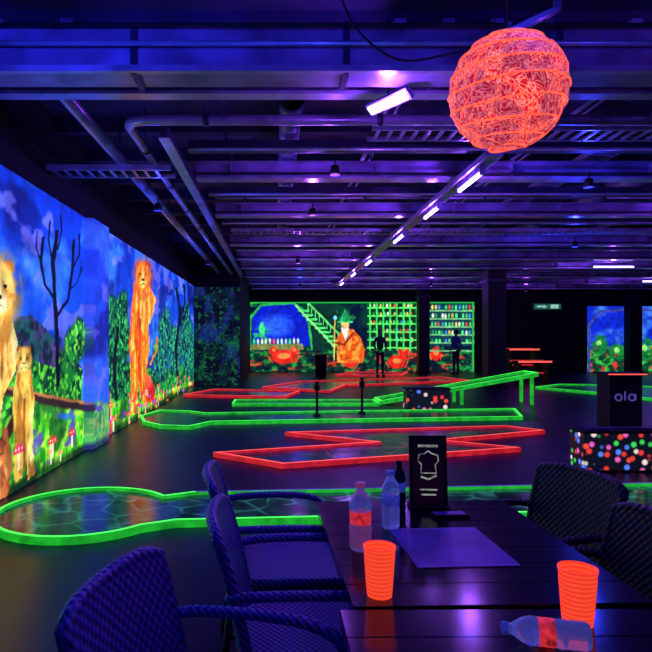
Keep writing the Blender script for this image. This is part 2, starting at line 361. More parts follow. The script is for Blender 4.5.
for (a,c,rx,ry) in [(284,357,13,7),(274,351,4,4),(294,351,4,4),(404,349,5,9),(397,362,9,7),(350,362,7,6),(436,354,5,7)]: cv.bl(cv.ell(a,c,rx,ry,.3),(235,40,28)); cv.bl(cv.ell(a,c-1,rx*.5,ry*.4,.5),(255,140,70)); cv.bl(cv.stroke([(a-rx*.9,c+ry*.8),(a-rx*1.2,c)],.5),(255,90,50)); cv.bl(cv.stroke([(a+rx*.9,c+ry*.8),(a+rx*1.2,c)],.5),(255,90,50))
cv.bl(cv.poly([(368,348),(368,305),(418,305),(418,348)]),(10,45,30))
cv.bl(cv.poly([(430,346),(430,304),(474,304),(474,346)]),(14,60,70))
for j in range(5):
    for i in range(13):
        for (x0,y0) in ((370,306),(432,307.5)):
            if random.random()<.85: cv.bl(cv.ell(x0+i*3.4+random.random(),y0+j*8.4,1.1,2.4,.4),random.choice([(230,250,200),(70,240,120),(90,200,120),(60,140,240),(240,200,80),(230,70,50),(40,150,80)]))
for i in range(8): cv.bl(cv.stroke([(370+i*6.7,304),(370+i*6.7,350)],.9),(60,230,90))
for j in range(6): cv.bl(cv.stroke([(368,308+j*8),(418,308+j*8)],.8),(90,250,100)); cv.bl(cv.stroke([(430,311+j*8),(475,311+j*8)],.8),(120,200,130))
wz=cv.poly([(337,338),(343,329),(353,329),(360,337),(365,350),(363,363),(337,363)])
cv.bl(wz,(225,85,22)); cv.bl(wz*np.clip((fbm(Xg*8,Zg*5,65)-.5)*8,0,.7),(255,180,70)); cv.bl(cv.ell(345,325,4,5.5,.3),(240,190,120)); cv.bl(cv.poly([(339,322),(345,309),(351,322)]),(30,160,90)); cv.bl(cv.stroke([(338,322),(352,322)],.9),(60,210,110)); cv.bl(cv.poly([(341,328),(349,328),(346,343)]),(250,240,220))
cv.bl(cv.stroke([(335,320),(334,360)],.7),(255,210,100)); cv.bl(cv.ell(335,318,1.8,2.2,.4),(120,230,255)); cv.bl(cv.stroke([(353,333),(344,345),(336,343)],1.3),(150,45,20))
cv.c*=(.6+.7*fbm(Xg*9,Zg*9,55)[...,None])
cv.bl((np.abs(U-241)<1.2)|(V<303.2)|(np.abs(U-473)<1),(30,170,60))
grid_obj('wizard_library_mural',np.stack([Xg,np.full_like(Xg,yb),Zg+.005],-1),cv.c,PM2)

# ---- back right mural (underwater)
xs=np.arange(13.0,16.8,.025); zs=np.arange(0,2.75,.025); Xg,Zg=np.meshgrid(xs,zs)
U=VX+FP*Xg/yb; V=VY-FP*(Zg-H)/yb; cv=Canvas(U,V,Xg,Zg); cv.c=np.zeros(U.shape+(3,))+np.array((14,40,200.))
cv.bl(np.clip((fbm(Xg*1.4,Zg*2,5)-.45)*4,0,.9),(70,140,255)); cv.warp(3,3)
cv.bl(np.clip((cv.v-345-8*fbm(Xg*1.5,Zg*0,8))/3,0,1),(12,60,40)); cv.bl((cv.v>346)*np.clip((fbm(Xg*5,Zg*5,9)-.5)*6,0,1),(50,200,70)); cv.bl((cv.v>348)*np.clip((fbm(Xg*6,Zg*6,19)-.58)*9,0,1),(230,60,50))
for (a,c,rx,ry) in [(600,345,8,10),(618,352,9,8),(646,350,9,12)]: cv.bl(cv.ell(a,c,rx,ry,.3)*np.clip((fbm(Xg*6,Zg*6,29)-.3)*5,0,1),(20,130,60)); cv.bl(cv.ell(a-1,c-2,rx*.3,ry*.3,.5),(160,240,120))
cv.bl(cv.stroke([(589,375),(589,325),(600,312),(640,309),(664,312)],1.5),(60,70,160))
cv.c*=(.65+.6*fbm(Xg*9,Zg*9,55)[...,None])
grid_obj('underwater_mural',np.stack([Xg,np.full_like(Xg,yb),Zg+.005],-1),cv.c,PM)

# ---- alcove leaf mural
xs=np.arange(-2.42,-1.05,.015); zs=np.arange(0,2.95,.015); Xg,Zg=np.meshgrid(xs,zs)
cv=Canvas(Xg,Zg,Xg,Zg); cv.c=np.zeros(Xg.shape+(3,))+np.array((4,7,26.))
l1=fbm(Xg*5,Zg*5,3,4); cv.bl(np.clip((l1-.5)*7,0,.8),(6,34,40)); l2=fbm(Xg*11,Zg*11,33,3); cv.bl(np.clip((l2-.62)*9,0,.8),(22,95,50)); cv.bl(np.clip((fbm(Xg*3,Zg*2,63)-.6)*9,0,.6),(24,40,120))
for i in range(20):
    cx=random.uniform(-2.3,-1.15); cz=random.uniform(.2,1.9)
    for k in range(5):
        an=k*1.25+i; cv.bl(cv.stroke([(cx,cz),(cx+.14*math.cos(an),cz+.14*math.sin(an))],.014)*.7,(12,60+random.randint(0,50),40))
grid_obj('leaf_mural',np.stack([Xg,np.full_like(Xg,17.98),Zg+.005],-1),cv.c,PM)

# ---------------------------------------------------------------- ceiling steelwork
ZT=ZC-.165
def ibeam(name,y,z0,x0,x1,h=.22,w=.16,m=STEEL):
    b=MB(); b.bb(x0,x1,y-w/2,y+w/2,z0,z0+.025,PIPE); b.bb(x0,x1,y-w/2,y+w/2,z0+h-.025,z0+h,m); b.bb(x0,x1,y-.012,y+.012,z0+.025,z0+h-.025,m)  # paler lower flange: the lit underside edge is put into the material
    x=x0+.4
    while x<x1:
        b.bb(x-.01,x+.01,y-w/2+.005,y+w/2-.005,z0+.025,z0+h-.025,m); b.tube([(x,y,z0+h),(x,y,ZT)],.012,STEELD,6); x+=1.6
    b.tube([(x0,y-w/2-.02,z0+.05),(x1,y-w/2-.02,z0+.05)],.012,BLACK,8)
    return b.build(name)
b=MB(); b.bb(XL+.01,XR-.01,3.95,4.2,3.2,3.5,STEEL)
for i in range(14): b.bb(XL+.1+i*1.4,XL+.14+i*1.4,3.93,4.22,3.18,3.52,STEELD)
b.bb(XL+.01,XR-.01,3.9,3.95,3.18,3.22,PIPE); b.tube([(XL+.02,3.9,3.36),(XR-.02,3.9,3.36)],.018,PIPE,8); b.tube([(XL+.02,3.88,3.47),(XR-.02,3.88,3.47)],.012,BLACK,8); b.build('ventilation_duct')  # pale strip below stands in for the duct's lit bottom edge
ys_b=[(4.62,3.3,XL+.02),(6.9,3.25,-.9),(9.1,3.27,-.9),(12.0,3.27,-.9),(14.2,3.27,-.9),(16.0,3.27,-.9),(18.4,3.27,-.9),(20.6,3.27,-.9),(22.8,3.27,-.9)]
for (y,z,x0) in ys_b: ibeam('steel_beam',y,z,x0,XR-.05,h=.2 if y>5 else .10,w=.18 if y>5 else .12)
for y in (6.1,8.0,10.0,13.1,15.1,17.4,19.5):
    b=MB(); b.bb(-.88,XR-.05,y-.05,y+.05,3.33,3.44,STEELD); b.tube([(-.88,y-.07,3.34),(XR-.05,y-.07,3.34)],.016,PIPE,8)  # pale tube added to draw the beam's lit lower edge
    for i in range(8): b.tube([(-.5+i*2.2,y,3.44),(-.5+i*2.2,y,ZT)],.01,STEELD,6)
    b.build('dark_steel_beam')
def bend(p0,c,p1,r,n=8):
    p0,c,p1=map(Vector,(p0,c,p1)); a=c+(p0-c).normalized()*r; d=c+(p1-c).normalized()*r
    return [p0]+[(1-t)**2*a+2*t*(1-t)*c+t*t*d for t in [i/n for i in range(n+1)]]+[p1]
b=MB(); b.tube(bend((9.5,5.2,3.33),(-1.3,5.2,3.33),(-1.3,17.9,3.33),.2),.045,PIPE,14)
for i in range(9): b.tube([(-1.3,6+i*1.4,3.33),(-1.3,6+i*1.4,ZT)],.01,STEELD,6); b.tube([(-1.3,5.98+i*1.4,3.33),(-1.3,6.03+i*1.4,3.33)],.055,STEELD,12)
for i in range(7): b.tube([(-.6+i*1.5,5.2,3.33),(-.6+i*1.5,5.2,ZT)],.01,STEELD,6); b.tube([(-.62+i*1.5,5.2,3.33),(-.57+i*1.5,5.2,3.33)],.055,STEELD,12)
b.build('sprinkler_pipe')
b=MB(); b.tube([(-1.68,4.75,3.38),(-1.68,17.9,3.38)],.06,PIPE,14)
for i in range(9): b.tube([(-1.68,5+i*1.5,3.38),(-1.68,5+i*1.5,ZT)],.012,STEELD,6)
b.build('water_pipe')
b=MB(); b.bb(-1.03,-.97,5.4,17.9,3.25,3.36,STEELD); b.bb(-1.05,-.95,5.4,17.9,3.24,3.25,PIPE); b.build('longitudinal_girder')
for (x,z,r,y0) in [(.15,3.6,.11,5.4),(4.9,3.6,.11,4.4)]:
    b=MB(); b.tube([(x,y0,z),(x,19,z)],r,STEEL,20)
    for i in range(12): b.tube([(x,y0+i*1.1,z),(x,y0+.06+i*1.1,z)],r+.015,STEELD,20)
    b.build('round_air_duct')
for (y,z) in [(5.0,3.45),(5.4,3.44),(6.45,3.45),(7.4,3.42),(8.5,3.42),(9.6,3.42),(11.5,3.42),(12.6,3.42)]:
    b=MB(); x0=random.choice([-.85,-.85,.6]); x1=random.choice([8,12,16])
    b.tube([(x0,y,z),(x1,y,z)],random.choice([.014,.02,.026]),PIPE,8)
    for i in range(int((x1-x0)/1.7)): b.bb(x0+.4+i*1.7,x0+.43+i*1.7,y-.03,y+.03,z-.03,z+.035,STEELD)
    b.build('conduit_pipe')
for (x,z) in [(1.1,3.69),(3.0,3.69),(6.6,3.69),(8.8,3.69)]:
    b=MB(); b.tube([(x,4.6,z),(x,22,z)],.025,PIPE,8); b.tube([(x+.1,4.6,z),(x+.1,22,z)],.015,PIPE,8)
    for i in range(10): b.bb(x-.05,x+.15,5+i*1.7,5.04+i*1.7,z+.02,z+.045,STEELD)
    b.build('conduit_pipe')
def tray(name,x0,x1,y,z,w=.3,alongy=False):
    b=MB(); L=x1-x0
    for s in(-1,1): b.bb(0,L,s*w/2-.01,s*w/2+.01,0,.06,PIPE)
    for i in range(int(L/.12)): b.bb(.05+i*.12,.08+i*.12,-w/2,w/2,0,.02,STEEL)
    for i in range(3): b.tube([(0,-.08+i*.08,.035),(L,-.08+i*.08,.035)],.014,BLACK,6)
    for i in range(int(L/1.2)): b.tube([(.1+i*1.2,w/2,.05),(.1+i*1.2,w/2,ZT-z)],.008,STEELD,6)
    return b.build(name,((x0,y,z) if not alongy else (y,x0,z)),(0,0,math.pi/2 if alongy else 0))
tray('cable_tray',-2.4,-1.1,6.45,3.2); tray('cable_tray',.9,6.5,5.7,3.36); tray('cable_tray',-.8,9,11.0,3.36); tray('cable_tray',-.8,12,16.5,3.32,.25)
tray('cable_tray',4.8,17,3.7,3.5,.3,True)
b=MB(); b.tube([(1.72,3.6,3.72),(1.55,3.3,3.25),(1.2,3.05,3.0)],.022,PIPE,10); b.build('lantern_hanger_rod')
def P3(px,py,Y): return ((px-VX)*Y/FP,Y,H+(VY-py)*Y/FP)
def smooth(pts,n=6):
    out=[];P=[Vector(p) for p in pts]
    for i in range(len(P)-1):
        a=P[max(i-1,0)];b_=P[i];c=P[i+1];d=P[min(i+2,len(P)-1)]
        for k in range(n):
            t=k/n; out.append(.5*((2*b_)+(-a+c)*t+(2*a-5*b_+4*c-d)*t*t+(-a+3*b_-3*c+d)*t**3))
    out.append(P[-1]); return out
b=MB()
pts=[P3(325,-60,3),P3(342,0,3),P3(362,35,3),P3(400,60,3),P3(450,54,3),P3(500,40,3),P3(560,18,3),P3(600,-50,3)]
b.tube(smooth(pts),.006,BLACK,6)
b.tube(smooth([P3(480,50,3),P3(492,25,3),P3(510,-10,3),P3(512,-60,3)]),.005,BLACK,6)
b.build('hanging_cable')
for x in (-2.0,-1.5,.9,1.25,1.6,2.0,2.6,3.0):
    b=MB(); b.bb(x-.04,x+.04,4.3,4.38,3.4,ZT,STEEL); b.bb(x-.08,x+.08,4.26,4.42,3.38,3.4,STEEL); b.build('ceiling_hanger_bracket')
b=MB(); b.bb(2.05,2.21,5.8,20.5,3.2,3.245,STEEL); b.bb(2.035,2.05,5.8,20.5,3.19,3.248,PIPE); b.build('light_track')
VI=(.30,.07,1); BL=(.03,.045,1); PU=(.46,.09,1)
def uvlight(c,L,ang,power,col,r=.02,name='uv_tube_light'):
    b=MB(); M=Matrix.Rotation(ang,4,'Z')
    b.bb(-L/2-.03,L/2+.03,-r*1.6,r*1.6,r*.4,r*1.8+.02,STEEL,M)
    for s in(-1,1): b.bb(s*(L/2+.01)-.012,s*(L/2+.01)+.012,-r*1.3,r*1.3,-r*1.4,r*.5,STEEL,M)
    b.tube([M@Vector((-L/2,0,-r*.3)),M@Vector((L/2,0,-r*.3))],r,TUBE,12)
    ob=b.build(name,c)
    l=bpy.data.lights.new('uv_light','POINT'); l.energy=power; l.color=col; l.shadow_soft_size=.03
    lo=bpy.data.objects.new('uv_lamp',l); lo.parent=ob; lo.location=(0,0,-r-.05); bpy.context.collection.objects.link(lo)
def fill_spot(c,power,col):  # invented housing with a point light, added as fill
    b=MB(); b.lathe([(.02,.1),(.04,.09),(.055,0),(.05,0),(.035,.08),(0,.085)],BLACK,20); b.tube([(0,0,.1),(0,0,.17)],.008,BLACK,6)
    ob=b.build('added_fill_lamp',c)
    l=bpy.data.lights.new('uv_light','POINT'); l.energy=power; l.color=col; l.shadow_soft_size=.04
    lo=bpy.data.objects.new('uv_lamp',l); lo.parent=ob; lo.location=(0,0,-.05); bpy.context.collection.objects.link(lo)
for (y,L) in [(6.55,.75),(8.15,.7),(10.3,.8),(13.6,.9),(16.2,.9),(19,.9)]: uvlight((2.13,y,3.143),L,math.pi/2,22,VI)
for (x,y,p) in [(8.4,14.9,34),(12,18.8,34)]: uvlight((x,y,3.2),1.0,0,p,VI)
for (x,y,p,c) in [(-1.5,2.8,48,BL),(1.2,2.2,26,BL),(4.6,2.9,44,VI),(6.5,7.6,36,VI),(5.4,10.8,24,BL),(.5,8.0,18,PU),(.5,13.2,18,PU),(5,19.2,26,VI),(-1.5,7.7,12,BL),(-1.5,13.4,12,BL),(.6,6.0,19,VI),(3.4,6.5,20,BL),(8.8,10.6,30,VI),(.8,19.4,16,BL),(-.3,1.2,14,BL),(9,21.5,20,VI)]:
    fill_spot((x,y,3.2 if y<4 else 3.07),p,c)  # added fill lights, not fixtures of the hall
a0=math.atan2(4.18-4.49,.92-.71); M=Matrix.Translation((.815,4.33,3.14))@Matrix.Rotation(a0,4,'Z')@Matrix.Rotation(math.radians(-40),4,'X')
b=MB(); b.bb(-.2,.2,-.045,.045,0,.04,STEEL,M)
for i in range(9): b.bb(-.185+i*.0415,-.15+i*.0415,-.03,.03,-.012,0,TUBE,M)
b.tube([(.815,4.33,3.16),(.815,4.33,ZT)],.01,BLACK,6); fl=b.build('uv_flood_bar')
l=bpy.data.lights.new('uv_light','POINT'); l.energy=22; l.color=VI; l.shadow_soft_size=.05
lo=bpy.data.objects.new('uv_lamp',l); lo.parent=fl; lo.location=(.8,4.25,3.05); bpy.context.collection.objects.link(lo)

# ---------------------------------------------------------------- pillars
PIL=mat('pillar_black',(.006,.008,.014),.6,noise=.8,scale=9)
for (x,y,w) in [((494-VX)*17/FP,17,.5),((423-VX)*23.6/FP,23.6,.42),((633-VX)*23.4/FP,23.4,.45)]:
    b=MB(); b.bb(-w/2,w/2,-w/2,w/2,0,ZC-.01,PIL); b.bb(-w/2-.03,w/2+.03,-w/2-.03,w/2+.03,0,.12,BLACK); b.bb(-w/2-.05,w/2+.05,-w/2-.05,w/2+.05,3.0,3.06,STEELD); b.build('pillar',(x,y,0))

# ---------------------------------------------------------------- mini golf lanes
def lane(name,pts,top,side,surf,zf=None,w=.04,h=.065,override={},legs=None):
    b=MB(); n=len(pts); P=[Vector((p[0],p[1])) for p in pts]
    area=sum(P[i].x*P[(i+1)%n].y-P[(i+1)%n].x*P[i].y for i in range(n))
    if area<0: P=P[::-1]
    inn=[]
    for i in range(n):
        a=(P[i]-P[i-1]).normalized(); c=(P[(i+1)%n]-P[i]).normalized()
        na=Vector((-a.y,a.x)); nc=Vector((-c.y,c.x)); mm=(na+nc); mm=mm/max(mm.length,1e-6)
        k=w/max(mm.dot(na),.35); inn.append(P[i]+mm*k)
    zf=zf or (lambda x,y:0)
    for i in range(n):
        j=(i+1)%n; t=override.get(i,(top,side)) if area>0 else (top,side)
        q=[P[i],P[j],inn[j],inn[i]]
        zb=[zf(p.x,p.y) for p in q]
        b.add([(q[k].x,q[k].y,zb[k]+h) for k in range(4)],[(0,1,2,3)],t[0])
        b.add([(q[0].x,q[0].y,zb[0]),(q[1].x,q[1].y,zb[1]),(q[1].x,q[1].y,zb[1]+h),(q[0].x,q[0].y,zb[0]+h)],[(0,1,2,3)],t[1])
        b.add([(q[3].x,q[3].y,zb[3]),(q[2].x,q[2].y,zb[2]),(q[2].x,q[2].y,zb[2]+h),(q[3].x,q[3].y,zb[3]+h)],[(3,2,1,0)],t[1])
    b.add([(p.x,p.y,zf(p.x,p.y)+.03) for p in inn],[tuple(range(n))],surf)
    b.add([(p.x,p.y,zf(p.x,p.y)+.004) for p in P],[tuple(range(n))[::-1]],BLACK)
    for lg in (legs or []):
        z=zf(*lg); b.bb(lg[0]-.03,lg[0]+.03,lg[1]-.03,lg[1]+.03,0,z+.01,side)
    return b.build(name)
STONE=voro_line_mat('lane_cracked_stone',(.010,.042,.046),(.03,.22,.13),3.4,.07,.14,es=.35)
DARKG=mat('lane_dark_green',(.012,.05,.035),.25,noise=.7,scale=3,emis=(.004,.03,.02),es=.5)
DARKR=voro_line_mat('lane_red_bounce',(.03,.014,.06),(.25,.03,.08),2.2,.06,.22,es=.22)  # red bounce from the rims is put into the glowing vein colour
cx,cy,r=-1.54,4.87,.70
arc=[(cx+r*math.cos(math.radians(a)),cy+r*math.sin(math.radians(a))) for a in np.linspace(36,322,44)]
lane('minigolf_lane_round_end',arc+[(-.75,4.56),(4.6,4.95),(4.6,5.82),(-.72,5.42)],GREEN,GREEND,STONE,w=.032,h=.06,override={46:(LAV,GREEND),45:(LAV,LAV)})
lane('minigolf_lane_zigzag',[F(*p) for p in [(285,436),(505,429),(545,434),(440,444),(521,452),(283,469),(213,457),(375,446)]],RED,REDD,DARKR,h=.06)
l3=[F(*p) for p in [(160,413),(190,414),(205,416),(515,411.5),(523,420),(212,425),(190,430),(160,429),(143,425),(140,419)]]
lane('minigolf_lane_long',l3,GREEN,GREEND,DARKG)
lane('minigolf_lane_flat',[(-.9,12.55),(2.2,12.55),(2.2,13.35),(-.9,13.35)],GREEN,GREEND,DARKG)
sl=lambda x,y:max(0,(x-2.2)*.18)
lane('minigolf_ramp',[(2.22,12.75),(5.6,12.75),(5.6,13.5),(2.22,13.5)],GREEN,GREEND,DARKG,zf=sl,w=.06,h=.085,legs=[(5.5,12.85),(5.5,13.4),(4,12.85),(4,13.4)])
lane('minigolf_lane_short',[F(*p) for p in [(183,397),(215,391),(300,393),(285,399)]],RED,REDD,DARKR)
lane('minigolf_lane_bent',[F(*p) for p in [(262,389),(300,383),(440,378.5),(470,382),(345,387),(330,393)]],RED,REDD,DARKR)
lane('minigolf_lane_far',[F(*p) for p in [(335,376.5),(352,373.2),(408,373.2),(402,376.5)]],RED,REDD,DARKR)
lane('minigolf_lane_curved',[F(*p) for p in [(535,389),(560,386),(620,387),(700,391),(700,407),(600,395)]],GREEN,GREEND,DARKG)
for (px,py,hh) in [(317,418,.62),(362,415,.66)]:
    x,y=F(px,py); b=MB(); b.lathe([(0,0),(.07,0),(.07,.02),(.025,.04),(.022,hh-.05),(.04,hh-.03),(.04,hh),(0,hh)],BLACK,16); b.bb(-.05,.05,-.012,.012,hh*.75,hh*.9,BLACK); b.build('lane_number_post',(x,y,.031))
BUB=bubbles_mat('bubble_print',11); BUB2=bubbles_mat('bubble_print_far',8)
def bubble_box(loc,w,d,h,m,rz=0):
    b=MB(); b.bb(-w/2,w/2,-d/2,d/2,.03,h-.03,m); b.bb(-w/2-.02,w/2+.02,-d/2-.02,d/2+.02,h-.03,h,BLACK); b.bb(-w/2+.03,w/2-.03,-d/2+.03,d/2-.03,0,.03,BLACK)
    b.bb(-w/2+.08,w/2-.08,-d/2+.08,d/2-.08,h,h+.015,STEELD)
    return b.build('bubble_print_planter_box',loc,(0,0,rz),bevel=.008)
bubble_box((3.89,6.55,0),1.2,.32,.45,BUB)
x,y=F(431,412); bubble_box((x,y+.35,0),.85,.35,.44,BUB2)
b=MB(); w=.42
b.bb(-w/2,w/2,-.16,.16,0,.95,BLACK); b.bb(-w/2-.04,w/2+.04,-.2,.2,.95,.98,BLACK); b.bb(-w/2-.042,w/2+.042,-.205,-.198,.957,.972,RED)
LET=mat('sign_letters',(.3,.3,.5),.5,emis=s2l((90,80,170)),es=.5)
b.tube([(-.1+.042*math.cos(t),-.165,.66+.042*math.sin(t)) for t in np.linspace(0,5.9,16)],.01,LET,6,closed=True)
b.tube([(-.015,-.165,.74),(-.015,-.165,.62)],.01,LET,6)
b.tube([(.075+.042*math.cos(t),-.165,.66+.042*math.sin(t)) for t in np.linspace(0,5.9,16)],.01,LET,6,closed=True); b.tube([(.12,-.165,.7),(.12,-.165,.62)],.01,LET,6)
b.build('info_counter',((619-VX)*8/FP,8,0))
b=MB(); b.lathe([(0,0),(.2,0),(.22,.75),(.23,.78),(.2,.8),(.06,.82),(0,.82)],BLACK,24); b.build('waste_bin',((321-VX)*22/FP,22,0))
for (px,yy,hh) in [(521,20.5,1.05),(531,18.5,.72)]:
    b=MB(); b.bb(-.5,.5,-.3,.3,hh-.04,hh,BLACK); b.bb(-.51,.51,-.31,-.3,hh-.045,hh+.005,RED); b.bb(-.51,.51,.3,.31,hh-.045,hh+.005,RED)
    for s in(-1,1): b.bb(s*.42-.025,s*.42+.025,-.25,.25,0,hh-.04,BLACK)
    b.bb(-.42,.42,-.02,.02,hh*.45,hh*.5,REDD); b.build('bar_table',((px-VX)*yy/FP,yy,0))
EX=mat('exit_sign_face',(.4,.9,.6),.5,emis=s2l((170,220,190)),es=.7); EXD=mat('exit_sign_green',(.02,.3,.1),.5,emis=s2l((20,110,60)),es=.6)
b=MB(); b.bb(-.55,.55,-.04,.04,-.13,.13,BLACK); b.bb(-.5,.5,-.05,-.04,-.1,.1,EXD)
b.add([(-.4,-.055,-.03),(-.15,-.055,-.03),(-.15,-.055,-.07),(-.02,-.055,0),(-.15,-.055,.07),(-.15,-.055,.03),(-.4,-.055,.03)],[(0,1,2,3,4,5,6)],EX)
b.bb(.12,.4,-.056,-.05,-.07,.07,EX); b.tube([(-.4,0,.13),(-.4,0,1.15)],.01,BLACK,6); b.tube([(.4,0,.13),(.4,0,1.15)],.01,BLACK,6)
b.build('exit_sign',((547-VX)*22.3/FP,22.3,2.58))

# ---------------------------------------------------------------- visitors
def skinned(name,vs,es,rs,m,parent):
    me=bpy.data.meshes.new(name); me.from_pydata(vs,es,[]); ob=bpy.data.objects.new(name,me); bpy.context.collection.objects.link(ob)
    ob.parent=parent; me.materials.append(m)
    sk=ob.modifiers.new('skin','SKIN'); sk.use_smooth_shade=True
    for i,r in enumerate(rs): me.skin_vertices[0].data[i].radius=(r,r*.85)
    me.skin_vertices[0].data[0].use_root=True
    ss=ob.modifiers.new('sub','SUBSURF'); ss.levels=2; ss.render_levels=2
def visitor(loc,rz,top,bottom,hair,arm):
    e=bpy.data.objects.new('visitor',None); bpy.context.collection.objects.link(e); e.location=loc; e.rotation_euler=(0,0,rz)
    SK=mat('skin',(.45,.22,.16),.5,noise=.08); HR=mat('hair',hair,.6,scale=60); SHO=mat('shoe_leather',(.02,.02,.03),.5)
    T=mat('shirt_cloth',top,.8,noise=.2); B=mat('trouser_cloth',bottom,.8,noise=.2)
    vs=[(0,0,.98),(0,-.01,1.1),(0,-.01,1.27),(0,0,1.42),(0,0,1.5)];es=[(0,1),(1,2),(2,3),(3,4)];rs=[.14,.125,.15,.08,.055]
    for s in(-1,1):
        k=len(vs); bx,by,bz=arm
        vs+=[(s*.175,0,1.385),(s*.235,.03,1.13),(s*(.24-bx),-.03-by,.9+bz)]; es+=[(3,k),(k,k+1),(k+1,k+2)]; rs+=[.062,.046,.034]
    skinned('shirt',vs,es,rs,T,e)
    vs=[(0,0,.97)];es=[];rs=[.135]
    for s in(-1,1):
        k=len(vs); vs+=[(s*.085,0,.86),(s*.1,-.015,.5),(s*.11,.01,.1)]; es+=[(0,k),(k,k+1),(k+1,k+2)]; rs+=[.095,.065,.05]
    skinned('trousers',vs,es,rs,B,e)
    b=MB()
    def hf(p):
        x,y,z=p
        if z<0: x*=1+.28*z; y*=1+.12*z
        return [x,y,z]
    b.ball((0,-.01,1.62),(.075,.095,.115),SK,14,hf); b.tube([(0,0,1.47),(0,0,1.56)],[.055,.05],SK,12)
    b.tube([(0,-.1,1.64),(0,-.125,1.6),(0,-.1,1.595)],[.008,.016,.01],SK,8)
    for s in(-1,1): b.ball((s*.076,0,1.615),(.012,.02,.032),SK,8); b.ball((s*.03,-.094,1.635),(.014,.008,.008),BLACK,6)
    b.tube([(-.025,-.098,1.565),(0,-.103,1.562),(.025,-.098,1.565)],.005,mat('lips',(.4,.1,.1)),6)
    b.ball((0,.012,1.65),(.086,.1,.1),HR,14,lambda p:[p[0],max(p[1],-.55) if p[2]>.3 else max(p[1],-.1),p[2]])
    bx,by,bz=arm
    for s in(-1,1):
        wx,wy,wz=s*(.24-bx),-.03-by,.9+bz; d=Vector((-s*bx*.4,-by-.02,-.23+bz)).normalized()
        w0=Vector((wx,wy,wz)); pc=w0+d*.05
        b.ball(tuple(pc),(.02,.036,.048),SK,8)
        for i,L in enumerate((.065,.075,.07,.055)):
            o=pc+d*.035+Vector((0,(i-1.5)*.019,0)); b.tube([o,o+d*L*.5,o+d*L+Vector((-s*.018,0,0))],[.009,.008,.006],SK,6)
        o=pc+Vector((0,-.03,0)); b.tube([o,o+Vector((-s*.012,-.025,0))+d*.02,o+Vector((-s*.02,-.03,0))+d*.045],[.011,.009,.007],SK,6)
        b.ball((s*.115,-.05,.045),(.045,.13,.045),SHO,10,lambda p:[p[0],p[1],max(p[2],-.95)])
    b.build('head_hands_shoes',parent=e)
visitor(((380-VX)*21.9/FP,21.9,0),math.radians(15),(.03,.03,.06),(.02,.02,.04),(.05,.03,.02),(.05,.12,.08))
visitor(((456-VX)*23.4/FP,23.4,0),math.radians(-150),(.05,.10,.35),(.02,.02,.06),(.03,.02,.02),(.02,.05,.02))

# ---------------------------------------------------------------- lantern
b=MB(); R=.237; LM=lantern_mat(); nr=10
prof=[]
for i in range(133):
    t=.16+(math.pi-.32)*i/132
    rr=R*(1-.012*abs(math.sin(t*nr))**.7)
    prof.append((rr*math.sin(t),-rr*math.cos(t)))
b.lathe(prof,LM,72)
RING=mat('lantern_wire',(1,.15,.05),.5,emis=s2l((255,96,62)),es=1.15,noise=.3,scale=30)
for k in range(1,nr):
    t=math.pi*k/nr; wob=random.uniform(.0,.012)
    b.tube([((R+.001)*math.sin(t)*math.cos(a),(R+.001)*math.sin(t)*math.sin(a),-(R+.001)*math.cos(t)+wob*math.sin(a*2+k)) for a in np.linspace(0,2*math.pi,64,endpoint=False)],.0036,RING,6,closed=True)
for k in range(6):
    a=random.uniform(0,6.28); t0=random.uniform(.3,.8)
    b.tube([(R*1.004*math.sin(t)*math.cos(a+.5*math.sin(3*t+k)),R*1.004*math.sin(t)*math.sin(a+.5*math.sin(3*t+k)),-R*1.004*math.cos(t)) for t in np.linspace(t0,t0+1.9,20)],.0015,RING,5)
b.tube([(.04*math.cos(a),.04*math.sin(a),R*.985) for a in np.linspace(0,6.283,24,endpoint=False)],.004,BLACK,6,closed=True)
b.tube([(0,0,R-.1),(0,0,R+.04)],.018,BLACK,12)
b.tube([(0,0,R+.03),(.0,.0,R+.6),(0,.0,ZC-2.471-.01)],.004,BLACK,6)
b.build('paper_lantern',(.968,2.5,2.471),(math.radians(4),math.radians(-4),.4))

# ---------------------------------------------------------------- tables
def wood_mat():
    m,nt,bs=new_mat('table_dark_planks')
    tc=nt.nodes.new('ShaderNodeTexCoord'); mp=nt.nodes.new('ShaderNodeMapping'); mp.inputs['Scale'].default_value=(1.5,14,1)
    nt.links.new(tc.outputs['Object'],mp.inputs[0]); n=nt.nodes.new('ShaderNodeTexNoise'); n.inputs['Scale'].default_value=3; n.inputs['Detail'].default_value=6
    nt.links.new(mp.outputs[0],n.inputs['Vector']); r=nt.nodes.new('ShaderNodeValToRGB')
    r.color_ramp.elements[0].color=(.003,.003,.008,1); r.color_ramp.elements[1].color=(.016,.012,.03,1); r.color_ramp.elements[0].position=.35; r.color_ramp.elements[1].position=.7
    nt.links.new(n.outputs['Fac'],r.inputs[0]); nt.links.new(r.outputs[0],bs.inputs['Base Color']); bs.inputs['Roughness'].default_value=.15; bs.inputs['Specular IOR Level'].default_value=.35
    bp=nt.nodes.new('ShaderNodeBump'); bp.inputs['Strength'].default_value=.06; nt.links.new(n.outputs['Fac'],bp.inputs['Height']); nt.links.new(bp.outputs[0],bs.inputs['Normal'])
    return m
WOOD=wood_mat()
